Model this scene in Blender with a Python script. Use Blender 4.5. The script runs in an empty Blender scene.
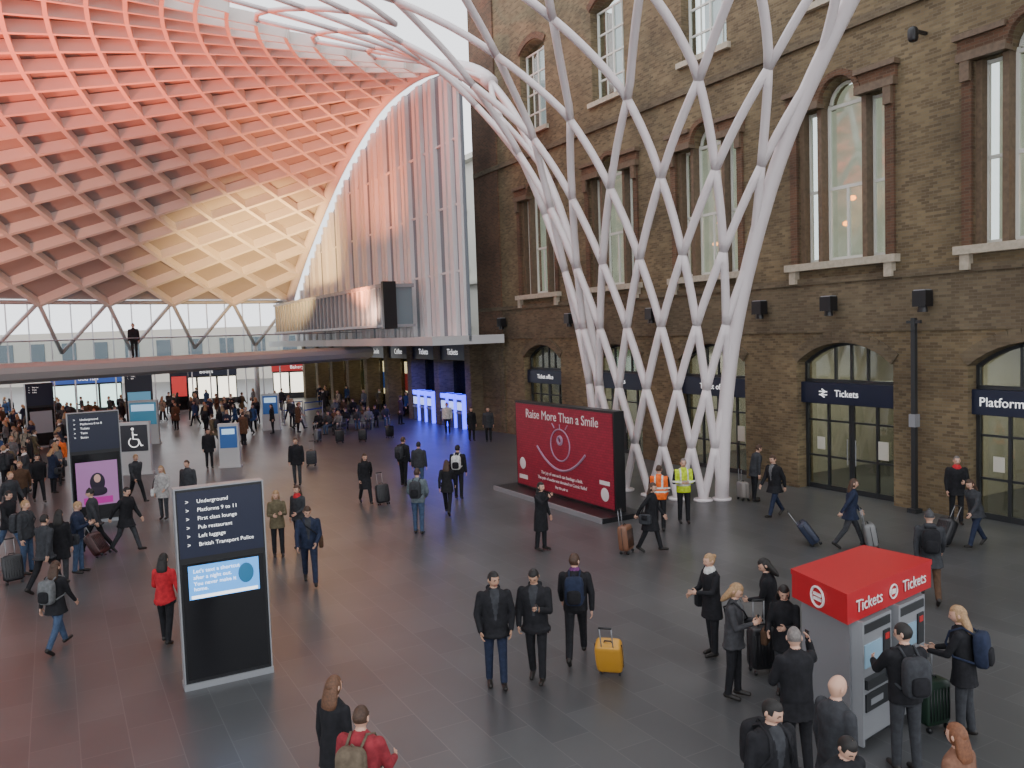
import bpy, math, random
import numpy as np
from mathutils import Vector, Matrix
random.seed(7)
scene=bpy.context.scene
COL=scene.collection
sin,cos,pi,rad=math.sin,math.cos,math.pi,math.radians
# ---------------------------------------------------------------- camera
H=5.4; F=825.0; PIT=0.063; ROL=0.035
cam=bpy.data.cameras.new('camera'); camo=bpy.data.objects.new('camera',cam); COL.objects.link(camo)
cam.sensor_width=36; cam.lens=F/1024*36; cam.clip_end=600
R0=Vector((1,0,0)); U0=Vector((0,sin(PIT),cos(PIT)))
Rv=(R0*cos(ROL)-U0*sin(ROL)); Uv=(R0*sin(ROL)+U0*cos(ROL)); Bv=Rv.cross(Uv)
m=Matrix((Rv,Uv,Bv)).transposed().to_4x4(); m.translation=(0,0,H); camo.matrix_world=m
scene.camera=camo
def GH(u,v,z):   # survey of the photograph: floor-plan position of a point at height z
    du=u-512; dv=v-384
    x=(du-ROL*dv)/F; y=(dv+ROL*du)/F
    Y=cos(PIT)-y*sin(PIT); Z=-y*cos(PIT)-sin(PIT)
    t=(H-z)/(-Z); return (x*t, Y*t)
def G(u,v): return GH(u,v,0.0)
# wall frame: x=s along facade, y=n into concourse
MW=Matrix.Translation((12.7,20.4,0))@Matrix.Rotation(math.atan2(.8745,-.485),4,'Z')
# ---------------------------------------------------------------- materials
MC={}
def mat(name,c,rough=.6,metal=0,es=0,noise=0.0,nscale=8,spec=.5,ec=None):
    key=(name,tuple(c),rough,metal,es)
    if key in MC: return MC[key]
    M=bpy.data.materials.new(name); M.use_nodes=True; nt=M.node_tree; b=nt.nodes['Principled BSDF']
    b.inputs['Roughness'].default_value=rough; b.inputs['Metallic'].default_value=metal
    b.inputs['Specular IOR Level'].default_value=spec
    b.inputs['Base Color'].default_value=(*c,1)
    if noise>0:
        tc=nt.nodes.new('ShaderNodeTexCoord'); n=nt.nodes.new('ShaderNodeTexNoise'); n.inputs['Scale'].default_value=nscale; n.inputs['Detail'].default_value=4
        r=nt.nodes.new('ShaderNodeValToRGB')
        r.color_ramp.elements[0].position=.3; r.color_ramp.elements[1].position=.7
        r.color_ramp.elements[0].color=(*[x*(1-noise) for x in c],1); r.color_ramp.elements[1].color=(*[min(1,x*(1+noise)) for x in c],1)
        nt.links.new(tc.outputs['Object'],n.inputs['Vector']); nt.links.new(n.outputs['Fac'],r.inputs['Fac']); nt.links.new(r.outputs['Color'],b.inputs['Base Color'])
    if es>0:
        b.inputs['Emission Color'].default_value=(*(ec or c),1); b.inputs['Emission Strength'].default_value=es
    MC[key]=M; return M
def cloth(c): return mat('cloth',c,.85,noise=.25,nscale=14,spec=.25)
def brickmat(name,c1,c2,mor):
    M=bpy.data.materials.new(name); M.use_nodes=True; nt=M.node_tree; b=nt.nodes['Principled BSDF']; N=nt.nodes.new; L=nt.links.new
    tc=N('ShaderNodeTexCoord'); sp=N('ShaderNodeSeparateXYZ'); ad=N('ShaderNodeMath'); ad.operation='ADD'; cb=N('ShaderNodeCombineXYZ')
    L(tc.outputs['Object'],sp.inputs[0]); L(sp.outputs[0],ad.inputs[0]); L(sp.outputs[1],ad.inputs[1]); L(ad.outputs[0],cb.inputs[0]); L(sp.outputs[2],cb.inputs[1])
    br=N('ShaderNodeTexBrick'); br.inputs['Scale'].default_value=1; br.inputs['Brick Width'].default_value=.24; br.inputs['Row Height'].default_value=.08
    br.inputs['Mortar Size'].default_value=.007; br.inputs['Color1'].default_value=(*c1,1); br.inputs['Color2'].default_value=(*c2,1); br.inputs['Mortar'].default_value=(*mor,1)
    L(cb.outputs[0],br.inputs['Vector'])
    no=N('ShaderNodeTexNoise'); no.inputs['Scale'].default_value=.45; no.inputs['Detail'].default_value=6; L(tc.outputs['Object'],no.inputs['Vector'])
    rp=N('ShaderNodeValToRGB'); rp.color_ramp.elements[0].position=.3; rp.color_ramp.elements[0].color=(.60,.58,.56,1); rp.color_ramp.elements[1].position=.7; rp.color_ramp.elements[1].color=(1.2,1.18,1.12,1)
    L(no.outputs['Fac'],rp.inputs[0])
    mx=N('ShaderNodeMix'); mx.data_type='RGBA'; mx.blend_type='MULTIPLY'; mx.inputs['Factor'].default_value=1
    L(br.outputs['Color'],mx.inputs['A']); L(rp.outputs['Color'],mx.inputs['B']); L(mx.outputs['Result'],b.inputs['Base Color'])
    bp=N('ShaderNodeBump'); bp.inputs['Strength'].default_value=.4; bp.inputs['Distance'].default_value=.01; bp.invert=True; L(br.outputs['Fac'],bp.inputs['Height']); L(bp.outputs[0],b.inputs['Normal'])
    b.inputs['Roughness'].default_value=.9
    return M
BRICK=brickmat('stock_brick',(.225,.168,.094),(.118,.086,.049),(.18,.15,.105))
BRICKD=brickmat('sooty_brick',(.18,.14,.088),(.11,.083,.053),(.15,.125,.09))
BRICKR=brickmat('red_brick',(.17,.085,.050),(.105,.056,.035),(.15,.115,.08))
def floormat():
    M=bpy.data.materials.new('stone_floor'); M.use_nodes=True; nt=M.node_tree; b=nt.nodes['Principled BSDF']; N=nt.nodes.new; L=nt.links.new
    tc=N('ShaderNodeTexCoord'); mp=N('ShaderNodeMapping'); mp.inputs['Rotation'].default_value[2]=-rad(119); L(tc.outputs['Object'],mp.inputs[0])
    br=N('ShaderNodeTexBrick'); br.inputs['Scale'].default_value=1; br.inputs['Brick Width'].default_value=1.2; br.inputs['Row Height'].default_value=.6; br.inputs['Mortar Size'].default_value=.007
    br.inputs['Color1'].default_value=(.088,.090,.092,1); br.inputs['Color2'].default_value=(.068,.070,.073,1); br.inputs['Mortar'].default_value=(.118,.12,.122,1)
    L(mp.outputs[0],br.inputs['Vector'])
    no=N('ShaderNodeTexNoise'); no.inputs['Scale'].default_value=.35; no.inputs['Detail'].default_value=5; L(tc.outputs['Object'],no.inputs['Vector'])
    rp=N('ShaderNodeValToRGB'); rp.color_ramp.elements[0].position=.3; rp.color_ramp.elements[0].color=(.8,.8,.8,1); rp.color_ramp.elements[1].position=.7; rp.color_ramp.elements[1].color=(1.15,1.15,1.15,1)
    L(no.outputs['Fac'],rp.inputs[0])
    mx=N('ShaderNodeMix'); mx.data_type='RGBA'; mx.blend_type='MULTIPLY'; mx.inputs['Factor'].default_value=1
    L(br.outputs['Color'],mx.inputs['A']); L(rp.outputs['Color'],mx.inputs['B']); L(mx.outputs['Result'],b.inputs['Base Color'])
    b.inputs['Roughness'].default_value=.33
    return M
def glassmat(name,tint,fac):
    M=bpy.data.materials.new(name); M.use_nodes=True; nt=M.node_tree; nt.nodes.clear(); N=nt.nodes.new; L=nt.links.new
    o=N('ShaderNodeOutputMaterial'); mi=N('ShaderNodeMixShader'); t=N('ShaderNodeBsdfTransparent'); g=N('ShaderNodeBsdfGlossy'); g.inputs['Roughness'].default_value=.05
    t.inputs[0].default_value=(*tint,1); mi.inputs[0].default_value=fac; L(t.outputs[0],mi.inputs[1]); L(g.outputs[0],mi.inputs[2]); L(mi.outputs[0],o.inputs[0]); return M
GLASS=glassmat('window_glass',(.88,.92,.90),.14)
GLASSD=glassmat('door_glass',(.55,.6,.6),.10)
GLASSB=glassmat('balustrade_glass',(.88,.92,.93),.06)
WHITE=mat('white_steel',(.80,.72,.725),.45)
DOMEW=mat('dome_white',(.84,.78,.73),.5)
PANEL=mat('roof_panel',(.40,.36,.35),.6)
NAVY=mat('navy_panel',(.012,.016,.04),.35)
BLACK=mat('black_metal',(.012,.012,.014),.35)
DKGREY=mat('dark_grey_frame',(.03,.032,.035),.4)
GREY=mat('grey_metal',(.32,.33,.35),.4,.3)
CREAM=mat('cream_stone',(.46,.40,.31),.8,noise=.15)
BROWN=mat('brown_timber',(.14,.095,.06),.6,noise=.2)
SASH=mat('sash_frame',(.68,.68,.62),.5)
WTXT=mat('white_lettering',(.85,.85,.85),.5,es=.8,ec=(1,1,1))
# ---------------------------------------------------------------- mesh builder
def basis(d):
    d=d.normalized(); a=Vector((0,0,1)) if abs(d.z)<.9 else Vector((1,0,0))
    x=d.cross(a).normalized(); y=d.cross(x).normalized(); return x,y
class MB:
    def __init__(s): s.v=[]; s.f=[]; s.m=[]
    def add(s,vs,fs,mi=0):
        o=len(s.v); s.v+= [tuple(v) for v in vs]; s.f+=[tuple(i+o for i in f) for f in fs]; s.m+=[mi]*len(fs)
    def box(s,x0,x1,y0,y1,z0,z1,mi=0):
        s.add([(x0,y0,z0),(x1,y0,z0),(x1,y1,z0),(x0,y1,z0),(x0,y0,z1),(x1,y0,z1),(x1,y1,z1),(x0,y1,z1)],
              [(0,3,2,1),(4,5,6,7),(0,1,5,4),(1,2,6,5),(2,3,7,6),(3,0,4,7)],mi)
    def beam(s,a,b,w,h,up,mi=0):
        a=Vector(a); b=Vector(b); d=(b-a).normalized(); x=d.cross(Vector(up)).normalized()*w/2; y=x.cross(d).normalized()*h/2
        vs=[a-x-y,a+x-y,a+x+y,a-x+y,b-x-y,b+x-y,b+x+y,b-x+y]
        s.add(vs,[(0,3,2,1),(4,5,6,7),(0,1,5,4),(1,2,6,5),(2,3,7,6),(3,0,4,7)],mi)
    def tube(s,a,b,r0,r1=None,seg=8,mi=0):
        r1=r0 if r1 is None else r1
        a=Vector(a); b=Vector(b); x,y=basis(b-a); vs=[]
        for p,r in ((a,r0),(b,r1)):
            for i in range(seg):
                t=2*pi*i/seg; vs.append(p+x*r*cos(t)+y*r*sin(t))
        fs=[(i,(i+1)%seg,seg+(i+1)%seg,seg+i) for i in range(seg)]+[tuple(range(seg))[::-1],tuple(range(seg,2*seg))]
        s.add(vs,fs,mi)
    def loft(s,rings,mi=0,closed=True):
        n=len(rings[0]); vs=[p for r in rings for p in r]; fs=[]
        for k in range(len(rings)-1):
            for i in range(n): fs.append((k*n+i,k*n+(i+1)%n,(k+1)*n+(i+1)%n,(k+1)*n+i))
        if closed: fs+= [tuple(range(n))[::-1],tuple(range((len(rings)-1)*n,len(rings)*n))]
        s.add(vs,fs,mi)
    def path(s,pts,r,seg=10,mi=0,r2=None):
        rings=[]; pts=[Vector(p) for p in pts]; n=len(pts); r2=r if r2 is None else r2
        d0=(pts[1]-pts[0]); x,y=basis(d0)
        for k,p in enumerate(pts):
            d=(pts[min(k+1,n-1)]-pts[max(k-1,0)]).normalized(); x=(x-d*x.dot(d)).normalized(); y=d.cross(x)
            rr=r+(r2-r)*k/(n-1)
            rings.append([p+x*rr*cos(2*pi*i/seg)+y*rr*sin(2*pi*i/seg) for i in range(seg)])
        s.loft(rings,mi)
    def capsule(s,a,b,ra,rb,seg=10,mi=0):
        a=Vector(a); b=Vector(b); d=(b-a); 
        if d.length<1e-5: d=Vector((0,0,1e-4))
        dn=d.normalized(); x,y=basis(d); rings=[]
        for k in range(4):
            ph=-pi/2+.12+(pi/2-.12)*k/3; rr=ra*cos(ph); c=a+dn*ra*sin(ph); rings.append([c+x*rr*cos(2*pi*i/seg)+y*rr*sin(2*pi*i/seg) for i in range(seg)])
        for k in range(4):
            ph=(pi/2-.12)*k/3; rr=rb*cos(ph); c=b+dn*rb*sin(ph); rings.append([c+x*rr*cos(2*pi*i/seg)+y*rr*sin(2*pi*i/seg) for i in range(seg)])
        s.loft(rings,mi)
    def prism(s,poly,y0,y1,mi=0):
        n=len(poly); vs=[(x,y0,z) for x,z in poly]+[(x,y1,z) for x,z in poly]
        s.add(vs,[tuple(range(n)),tuple(range(n,2*n))[::-1]]+[(i,(i+1)%n,n+(i+1)%n,n+i) for i in range(n)],mi)
    def sell(s,c,r,e=.4,mi=0,M=None,seg=16,rg=10):
        c=Vector(c); f=lambda w:(abs(w)**e)*(1 if w>=0 else -1); rings=[]
        for k in range(rg+1):
            ph=-pi/2*.97+pi*.97*k/rg; ring=[]
            for i in range(seg):
                t=2*pi*i/seg; p=Vector((r[0]*f(cos(ph))*f(cos(t)),r[1]*f(cos(ph))*f(sin(t)),r[2]*f(sin(ph))))
                if M is not None: p=M@p
                ring.append(c+p)
            rings.append(ring)
        s.loft(rings,mi)
    def mesh(s,name,mats,smooth=False,fix=True):
        me=bpy.data.meshes.new(name); me.from_pydata(s.v,[],s.f)
        for x in mats: me.materials.append(x)
        me.polygons.foreach_set('material_index',s.m)
        if smooth: me.polygons.foreach_set('use_smooth',[True]*len(s.f))
        me.update()
        if fix:
            import bmesh
            bm=bmesh.new(); bm.from_mesh(me); bmesh.ops.recalc_face_normals(bm,faces=bm.faces); bm.to_mesh(me); bm.free()
        return me
    def obj(s,name,mats,M=None,parent=None,smooth=False,fix=True):
        o=bpy.data.objects.new(name,s.mesh(name,mats,smooth,fix)); COL.objects.link(o)
        if parent is not None: o.parent=parent
        if M is not None: o.matrix_local=M
        return o
def group(name,M=None):
    e=bpy.data.objects.new(name,None); e.empty_display_size=.3; COL.objects.link(e)
    if M is not None: e.matrix_world=M
    return e
def text(body,size,M,material,parent=None,name='lettering',align='CENTER',ext=.004):
    c=bpy.data.curves.new(name,'FONT'); c.body=body; c.size=size; c.align_x=align; c.align_y='CENTER'; c.extrude=ext; c.resolution_u=3
    c.materials.append(material); o=bpy.data.objects.new(name,c); COL.objects.link(o)
    if parent is not None: o.parent=parent
    o.matrix_local=M; return o
def wtext(s,n,z):  # frame for lettering facing +n, reading towards -s
    return Matrix(((-1,0,0,s),(0,0,1,n),(0,1,0,z),(0,0,0,1)))
def ftext(x,y,z):  # lettering facing -y
    return Matrix(((1,0,0,x),(0,0,-1,y),(0,1,0,z),(0,0,0,1)))

# ================================================================ PEOPLE
BLK=(.016,.016,.019); CHAR=(.042,.044,.050); NVY=(.020,.027,.055); JEAN=(.055,.085,.15); GRY=(.14,.145,.15); RED=(.48,.025,.035)
OLV=(.12,.10,.06); TAN=(.30,.20,.11); WHT=(.6,.6,.58); BRN=(.09,.05,.03); PUR=(.14,.04,.14); BLU=(.035,.07,.17); BEI=(.32,.27,.21)
HBR=(.06,.03,.017); HBK=(.012,.010,.009); HBL=(.34,.21,.105); HGR=(.17,.15,.14); HAU=(.17,.065,.028)
SK=[(.60,.36,.26),(.46,.27,.18),(.30,.16,.10),(.64,.40,.30)]
def pose(lean=2,lg=((3,3),(-3,4)),aL=(0,9,12,-4),aR=(0,9,12,-4),head=(0,5),gL=.35,gR=.35): return dict(lean=lean,lg=lg,aL=aL,aR=aR,head=head,gL=gL,gR=gR)
WALK=((25,6),(-20,16)); WALK2=((-20,16),(25,6))
def p_walk(**k): 
    d=dict(lean=4,lg=WALK,aL=(-20,9,14,0),aR=(20,9,22,0)); d.update(k); return pose(**d)
def p_walk2(**k):
    d=dict(lean=4,lg=WALK2,aL=(20,9,22,0),aR=(-20,9,14,0)); d.update(k); return pose(**d)
def p_phone(**k):
    d=dict(lean=3,aL=(18,8,95,25),aR=(18,8,95,25),head=(0,30),gL=.8,gR=.8); d.update(k); return pose(**d)
def p_pull(**k):
    d=dict(lean=6,lg=WALK,aL=(22,9,20,0),aR=(-32,12,6,0),gR=1.1); d.update(k); return pose(**d)
def p_sit(**k):
    d=dict(lean=8,lg=((88,86),(86,88)),aL=(25,8,60,15),aR=(25,8,60,15),head=(0,18)); d.update(k); return pose(**d)
def hand(B,w,d,side,curl,mi,p=None):
    d=d.normalized(); p=Vector((-side,0,0)) if p is None else p; p=(p-d*p.dot(d)).normalized(); t=(p.cross(d)*side).normalized()
    M=Matrix((d,t,p)).transposed()
    B.sell(w+d*.042,(.052,.040,.016),.8,mi,M,8,5)
    for k,(o,l) in enumerate(zip((.031,.011,-.010,-.029),(.070,.078,.072,.056))):
        q=w+d*.082+t*o; a=curl*.5
        for j,fl in enumerate((.42,.32,.26)):
            n=q+(d*cos(a)+p*sin(a))*l*fl*1.0; B.tube(q,n,.0095-.001*j,.0085-.001*j,5,mi); q=n; a+=curl*.8+.1
    q=w+d*.022+t*.034; dr=(d*.65+t*.65+p*.35).normalized(); n=q+dr*.038; B.tube(q,n,.012,.0105,5,mi); dr2=(d*.85+t*.1+p*.5*curl+p*.15).normalized(); B.tube(n,n+dr2*.032,.0105,.008,5,mi)
def headmesh(B,T,style,female):
    seg,rg=24,18
    def hp(ph,t,infl=0):
        x=cos(ph)*cos(t); y=cos(ph)*sin(t); z=sin(ph)
        X=.076*x; Y=.096*y; Z=.116*z
        if z<0:
            k=-z; X*=1-.28*k*k; Y*=1-.22*k*k if y<0 else 1-.45*k
            if y<0: Y-=.012*k*(1-k)*4*max(0,-y)*.5
        fr=max(0,-y)
        if infl==0 and fr>0:
            Y-= .024*math.exp(-((X/.011)**2+((Z+.014)/.022)**2))*fr
            for sx in (-1,1): Y+=.009*math.exp(-(((X-sx*.031)/.015)**2+((Z-.006)/.012)**2))
            Y-=.006*math.exp(-((X/.026)**2+((Z+.055)/.012)**2))
            Y-=.008*math.exp(-((X/.022)**2+((Z+.098)/.018)**2))
            Y-=.005*math.exp(-((Z-.026)/.010)**2)*fr
        else:
            k2=.35 if y<0 and z<.75 else 1.0
            X*=1+infl; Y*=1+infl*k2; Z*=1+infl*.6
        return Vector((X,Y,Z))
    vs=[];fs=[];ms=[]
    for k in range(rg+1):
        ph=-pi/2*.98+pi*.98*k/rg
        for i in range(seg): vs.append(hp(ph,2*pi*i/seg))
    for k in range(rg):
        for i in range(seg):
            f=(k*seg+i,k*seg+(i+1)%seg,(k+1)*seg+(i+1)%seg,(k+1)*seg+i); fs.append(f)
            c=sum((vs[j] for j in f),Vector())/4
            ms.append(6 if (c.y<-.05 and abs(c.x)<.027 and -.066<c.z<-.046) else 2)
    o=len(B.v); B.v+=[tuple(T@v) for v in vs]; B.f+=[tuple(j+o for j in f) for f in fs]; B.m+=ms
    R3=T.to_3x3()
    for sx in (-1,1):
        B.sell(T@Vector((sx*.031,-.079,.006)),(.0125,.008,.006),1,7,R3,8,5)
        B.beam(T@Vector((sx*.018,-.098,.028)),T@Vector((sx*.046,-.088,.028)),.006,.008,R3@Vector((0,0,1)),4)
        B.sell(T@Vector((sx*.079,.012,-.005)),(.010,.018,.030),1,2,R3,8,6)
    if style!='bald':
        infl={'short':.075,'long':.12,'beanie':.14,'bun':.08,'crop':.035}.get(style,.08)
        vs=[];fs=[]
        for k in range(rg+1):
            ph=-pi/2*.98+pi*.98*k/rg
            for i in range(seg):
                q=hp(ph,2*pi*i/seg,infl); q.z+=.003; q.y+=.004; vs.append(q)
        for k in range(rg):
            for i in range(seg):
                f=(k*seg+i,k*seg+(i+1)%seg,(k+1)*seg+(i+1)%seg,(k+1)*seg+i); c=sum((vs[j] for j in f),Vector())/4
                if style=='beanie': keep=c.z>.030 or (c.y>.02 and c.z>-.02)
                elif style=='long': keep=(c.z>.072) or (c.y>-.028)
                elif style=='crop': keep=(c.z>.078) or (c.y>.0 and c.z>-.045) or (c.y>-.04 and c.z>.03)
                else: keep=(c.z>.068) or (c.y>-.005 and c.z>-.055) or (c.y>-.045 and c.z>.01)
                if keep: fs.append(f)
        o=len(B.v); B.v+=[tuple(T@v) for v in vs]; B.f+=[tuple(j+o for j in f) for f in fs]; B.m+=[4]*len(fs)
        if style=='long':
            rings=[]
            for z,rx,ry,yy in ((.04,.075,.058,.040),(-.04,.088,.056,.050),(-.11,.100,.054,.058),(-.17,.104,.050,.068),(-.22,.092,.038,.078),(-.25,.06,.020,.084)):
                rings.append([T@Vector((rx*cos(2*pi*i/14)*(1+.05*(i%2)),yy+ry*sin(2*pi*i/14),z)) for i in range(14)])
            B.loft(rings,4)
        if style=='bun': B.sell(T@Vector((0,.10,.05)),(.04,.04,.04),1,4,R3,10,6)
        if style=='beanie': B.sell(T@Vector((0,.01,.13)),(.03,.03,.022),1,4,R3,10,6)
FIG=[]
def person(name,xy,yaw=0,h=1.75,top=BLK,legs=BLK,hair=HBR,style='short',ps=None,coat=None,skin=0,bag=None,female=False,vox=.016,acc=None,shoe=(.015,.012,.01),z0=0,hivis=False,phone=None,hood=False,bagcol=CHAR,collar=None):
    ps=ps or pose(); S=MB(); X=MB(); pr=[]
    lean=rad(ps['lean']); hipz=.93
    LM=Matrix.Translation((0,0,hipz))@Matrix.Rotation(lean,4,'X')@Matrix.Translation((0,0,-hipz))
    LI=LM.inverted()
    def cap(a,b,ra,rb,tag): S.capsule(a,b,ra,rb); pr.append(('c',Vector(a),Vector(b),ra,rb,tag))
    def loft(secs,tag,up=True):
        rings=[]
        for z,rx,ry,yo in secs:
            r=[Vector((rx*cos(2*pi*i/16),yo+ry*sin(2*pi*i/16),z)) for i in range(16)]
            rings.append([LM@q for q in r] if up else r)
        S.loft(rings); pr.append(('l',secs,up,tag))
    f=.92 if female else 1.04
    th=.020 if female else .030
    loft([(.80,.10*f+.01,.10,0),(.86,.165,.125,0),(.94,.172,.128,0),(1.00,.155,.115,0)],1,False)
    hem=.84 if coat is None else .93
    w=.140 if female else .162
    loft([(hem,.178+th*.7,.128+th*.7,0),(.98,.166+th,.120+th,0),(1.08,w+th,.112+th,0),(1.20,.160*f+th,.118+th,-.004),(1.31,.182*f+th,.122+th,-.004),(1.385,.182*f+th,.108+th,0),(1.43,.140*f+th,.088+th,.004),(1.475,.082+th*.5,.072+th*.5,.006),(1.51,.064,.064,.006)],0)
    if coat is not None:
        sw=abs(ps['lg'][0][0]-ps['lg'][1][0]); k=min(.10,sw*.0025)
        loft([(coat,.215*f+.015,.160+k,.0),(.75,.205*f+.015,.152+k*.6,0),(.92,.195,.142,0),(1.05,w+.03,.132,0)],0,False)
    if hood: cap(LM@Vector((-.06,.095,1.47)),LM@Vector((.06,.095,1.47)),.052,.052,0)
    cap(LM@Vector((0,.012,1.44)),LM@Vector((0,-.008,1.56)),.055,.052,2)
    if acc is not None and not hivis:
        loft([(1.42,.120,.110,-.005),(1.46,.108,.104,-.012),(1.51,.086,.086,-.008),(1.535,.066,.066,0)],5)
    foot=[]
    for side,(sw,bd) in ((1,ps['lg'][0]),(-1,ps['lg'][1])):
        hip=Vector((side*.092,0,.90)); a=rad(sw); kn=hip+Vector((side*.016,-sin(a),-cos(a)))*.415
        b=rad(sw-bd); an=kn+Vector((0,-sin(b),-cos(b)))*.40
        cap(hip,kn,.096,.068,1); cap(kn,an,.068,.055,1)
        fp=max(-50,min(8,(sw-bd) if sw<0 else (sw-bd)*.5)) if abs(sw)<60 else 0
        c=rad(fp); fw=Vector((0,-cos(c),sin(c))); dn=Vector((0,-sin(c),-cos(c)))*1.0
        heel=an+dn*.045-fw*.03; toe=an+dn*.055+fw*.17
        cap(heel,toe,.045,.036,3); cap(an,an+dn*.03,.050,.048,3); foot.append(an)
    hands=[]
    for side,ar,gr in ((1,ps['aL'],ps['gL']),(-1,ps['aR'],ps['gR'])):
        a,o,b,i=[rad(q) for q in ar]
        sh=Vector((side*(.182*f+.006),.004,1.392)); d1=Vector((side*sin(o),-sin(a)*cos(o),-cos(a)*cos(o))).normalized()
        el=sh+d1*.285; d2=Vector((-side*sin(i),-sin(a+b)*cos(i),-cos(a+b)*cos(i))).normalized(); wr=el+d2*.245
        sh,el,wr=LM@sh,LM@el,LM@wr; d2=(wr-el).normalized()
        k=.86 if female else 1
        cap(sh,el,.072*k,.058*k,0); cap(el,wr,.057*k,.043*k,0); cap(wr-d2*.01,wr+d2*.02,.028,.025,2)
        hand(X,wr+d2*.012,d2,side,gr,2); hands.append((wr,d2))
    T=LM@Matrix.Translation((0,-.012,1.628))@Matrix.Rotation(rad(ps['head'][0]),4,'Z')@Matrix.Rotation(rad(ps['head'][1]),4,'X')@Matrix.Scale(1.04,4)
    headmesh(X,T,style,female)
    K=Matrix.Scale(h/1.75,4)
    mnz=min(v[2] for v in S.v); c=(foot[0]+foot[1])/2
    if abs(ps['lg'][0][0])>60: c=Vector((0,0,0))
    OFF=K@Matrix.Translation((-c.x,-c.y,-mnz))
    S.v=[tuple(OFF@Vector(v)) for v in S.v]; X.v=[tuple(OFF@Vector(v)) for v in X.v]
    A=MB()
    if bag=='backpack':
        A.sell(LM@Vector((0,.235,1.20)),(.155,.090,.23),.45,0,LM.to_3x3()); A.sell(LM@Vector((0,.325,1.12)),(.11,.035,.11),.5,1,LM.to_3x3(),12,8)
        for sx in (-1,1):
            A.path([LM@Vector(q) for q in ((sx*.08,.18,1.40),(sx*.09,.05,1.49),(sx*.10,-.11,1.43),(sx*.12,-.165,1.28),(sx*.175,-.08,1.12),(sx*.14,.16,1.05))],.016,6,0)
        A.path([LM@Vector(q) for q in ((-.03,.20,1.42),(0,.21,1.455),(.03,.20,1.42))],.008,6,0)
    elif bag in('shoulder','tote'):
        sx=-1; A.sell((sx*.30,.02,.88),(.055,.16,.13),.4,0); 
        A.path([LM@Vector(q) for q in ((sx*.29,-.10,.98),(sx*.26,-.07,1.2),(sx*.17,.0,1.49),(sx*.26,.08,1.2),(sx*.29,.13,.98))],.011,6,1)
        A.box(sx*.365,sx*.355,-.05,.09,.86,.98,1)
    elif bag=='sling':
        A.sell((.26,.06,.92),(.05,.15,.12),.4,0)
        A.path([LM@Vector(q) for q in ((.23,.0,1.02),(.13,-.165,1.2),(-.06,-.155,1.36),(-.14,-.02,1.49),(-.03,.155,1.36),(.15,.165,1.15),(.25,.08,1.02))],.012,6,1)
    if phone:
        wr,d=hands[0 if phone=='L' else 1]; q=wr+d*.10
        if ps['aL' if phone=='L' else 'aR'][2]<120:
            M=Matrix.Rotation(rad(-40),3,'X'); 
            A.beam(q+M@Vector((0,0,-.045)),q+M@Vector((0,0,.07)),.07,.010,M@Vector((0,1,0)),2)
        else: A.beam(q-Vector((0,0,.06)),q+Vector((0,0,.06)),.010,.07,(0,1,0),2)
    A.v=[tuple(OFF@Vector(v)) for v in A.v]
    FIG.append(dict(name=name,S=S,X=X,A=A,pr=pr,OFF=OFF,LI=LI,xy=xy,yaw=yaw,vox=vox,z0=z0,hivis=hivis,bag=bag,bagcol=bagcol,phone=phone,collar=collar,
        mats=[cloth(top),cloth(legs),mat('skin',SK[skin],.5),mat('shoe_leather',shoe,.5),mat('hair',hair,.6,noise=.3,nscale=40),cloth(acc if acc else (collar or (.5,.5,.5))),mat('lips',(.40,.15,.12),.5),mat('eye',(.02,.015,.012),.2)]))
    return FIG[-1]
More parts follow.
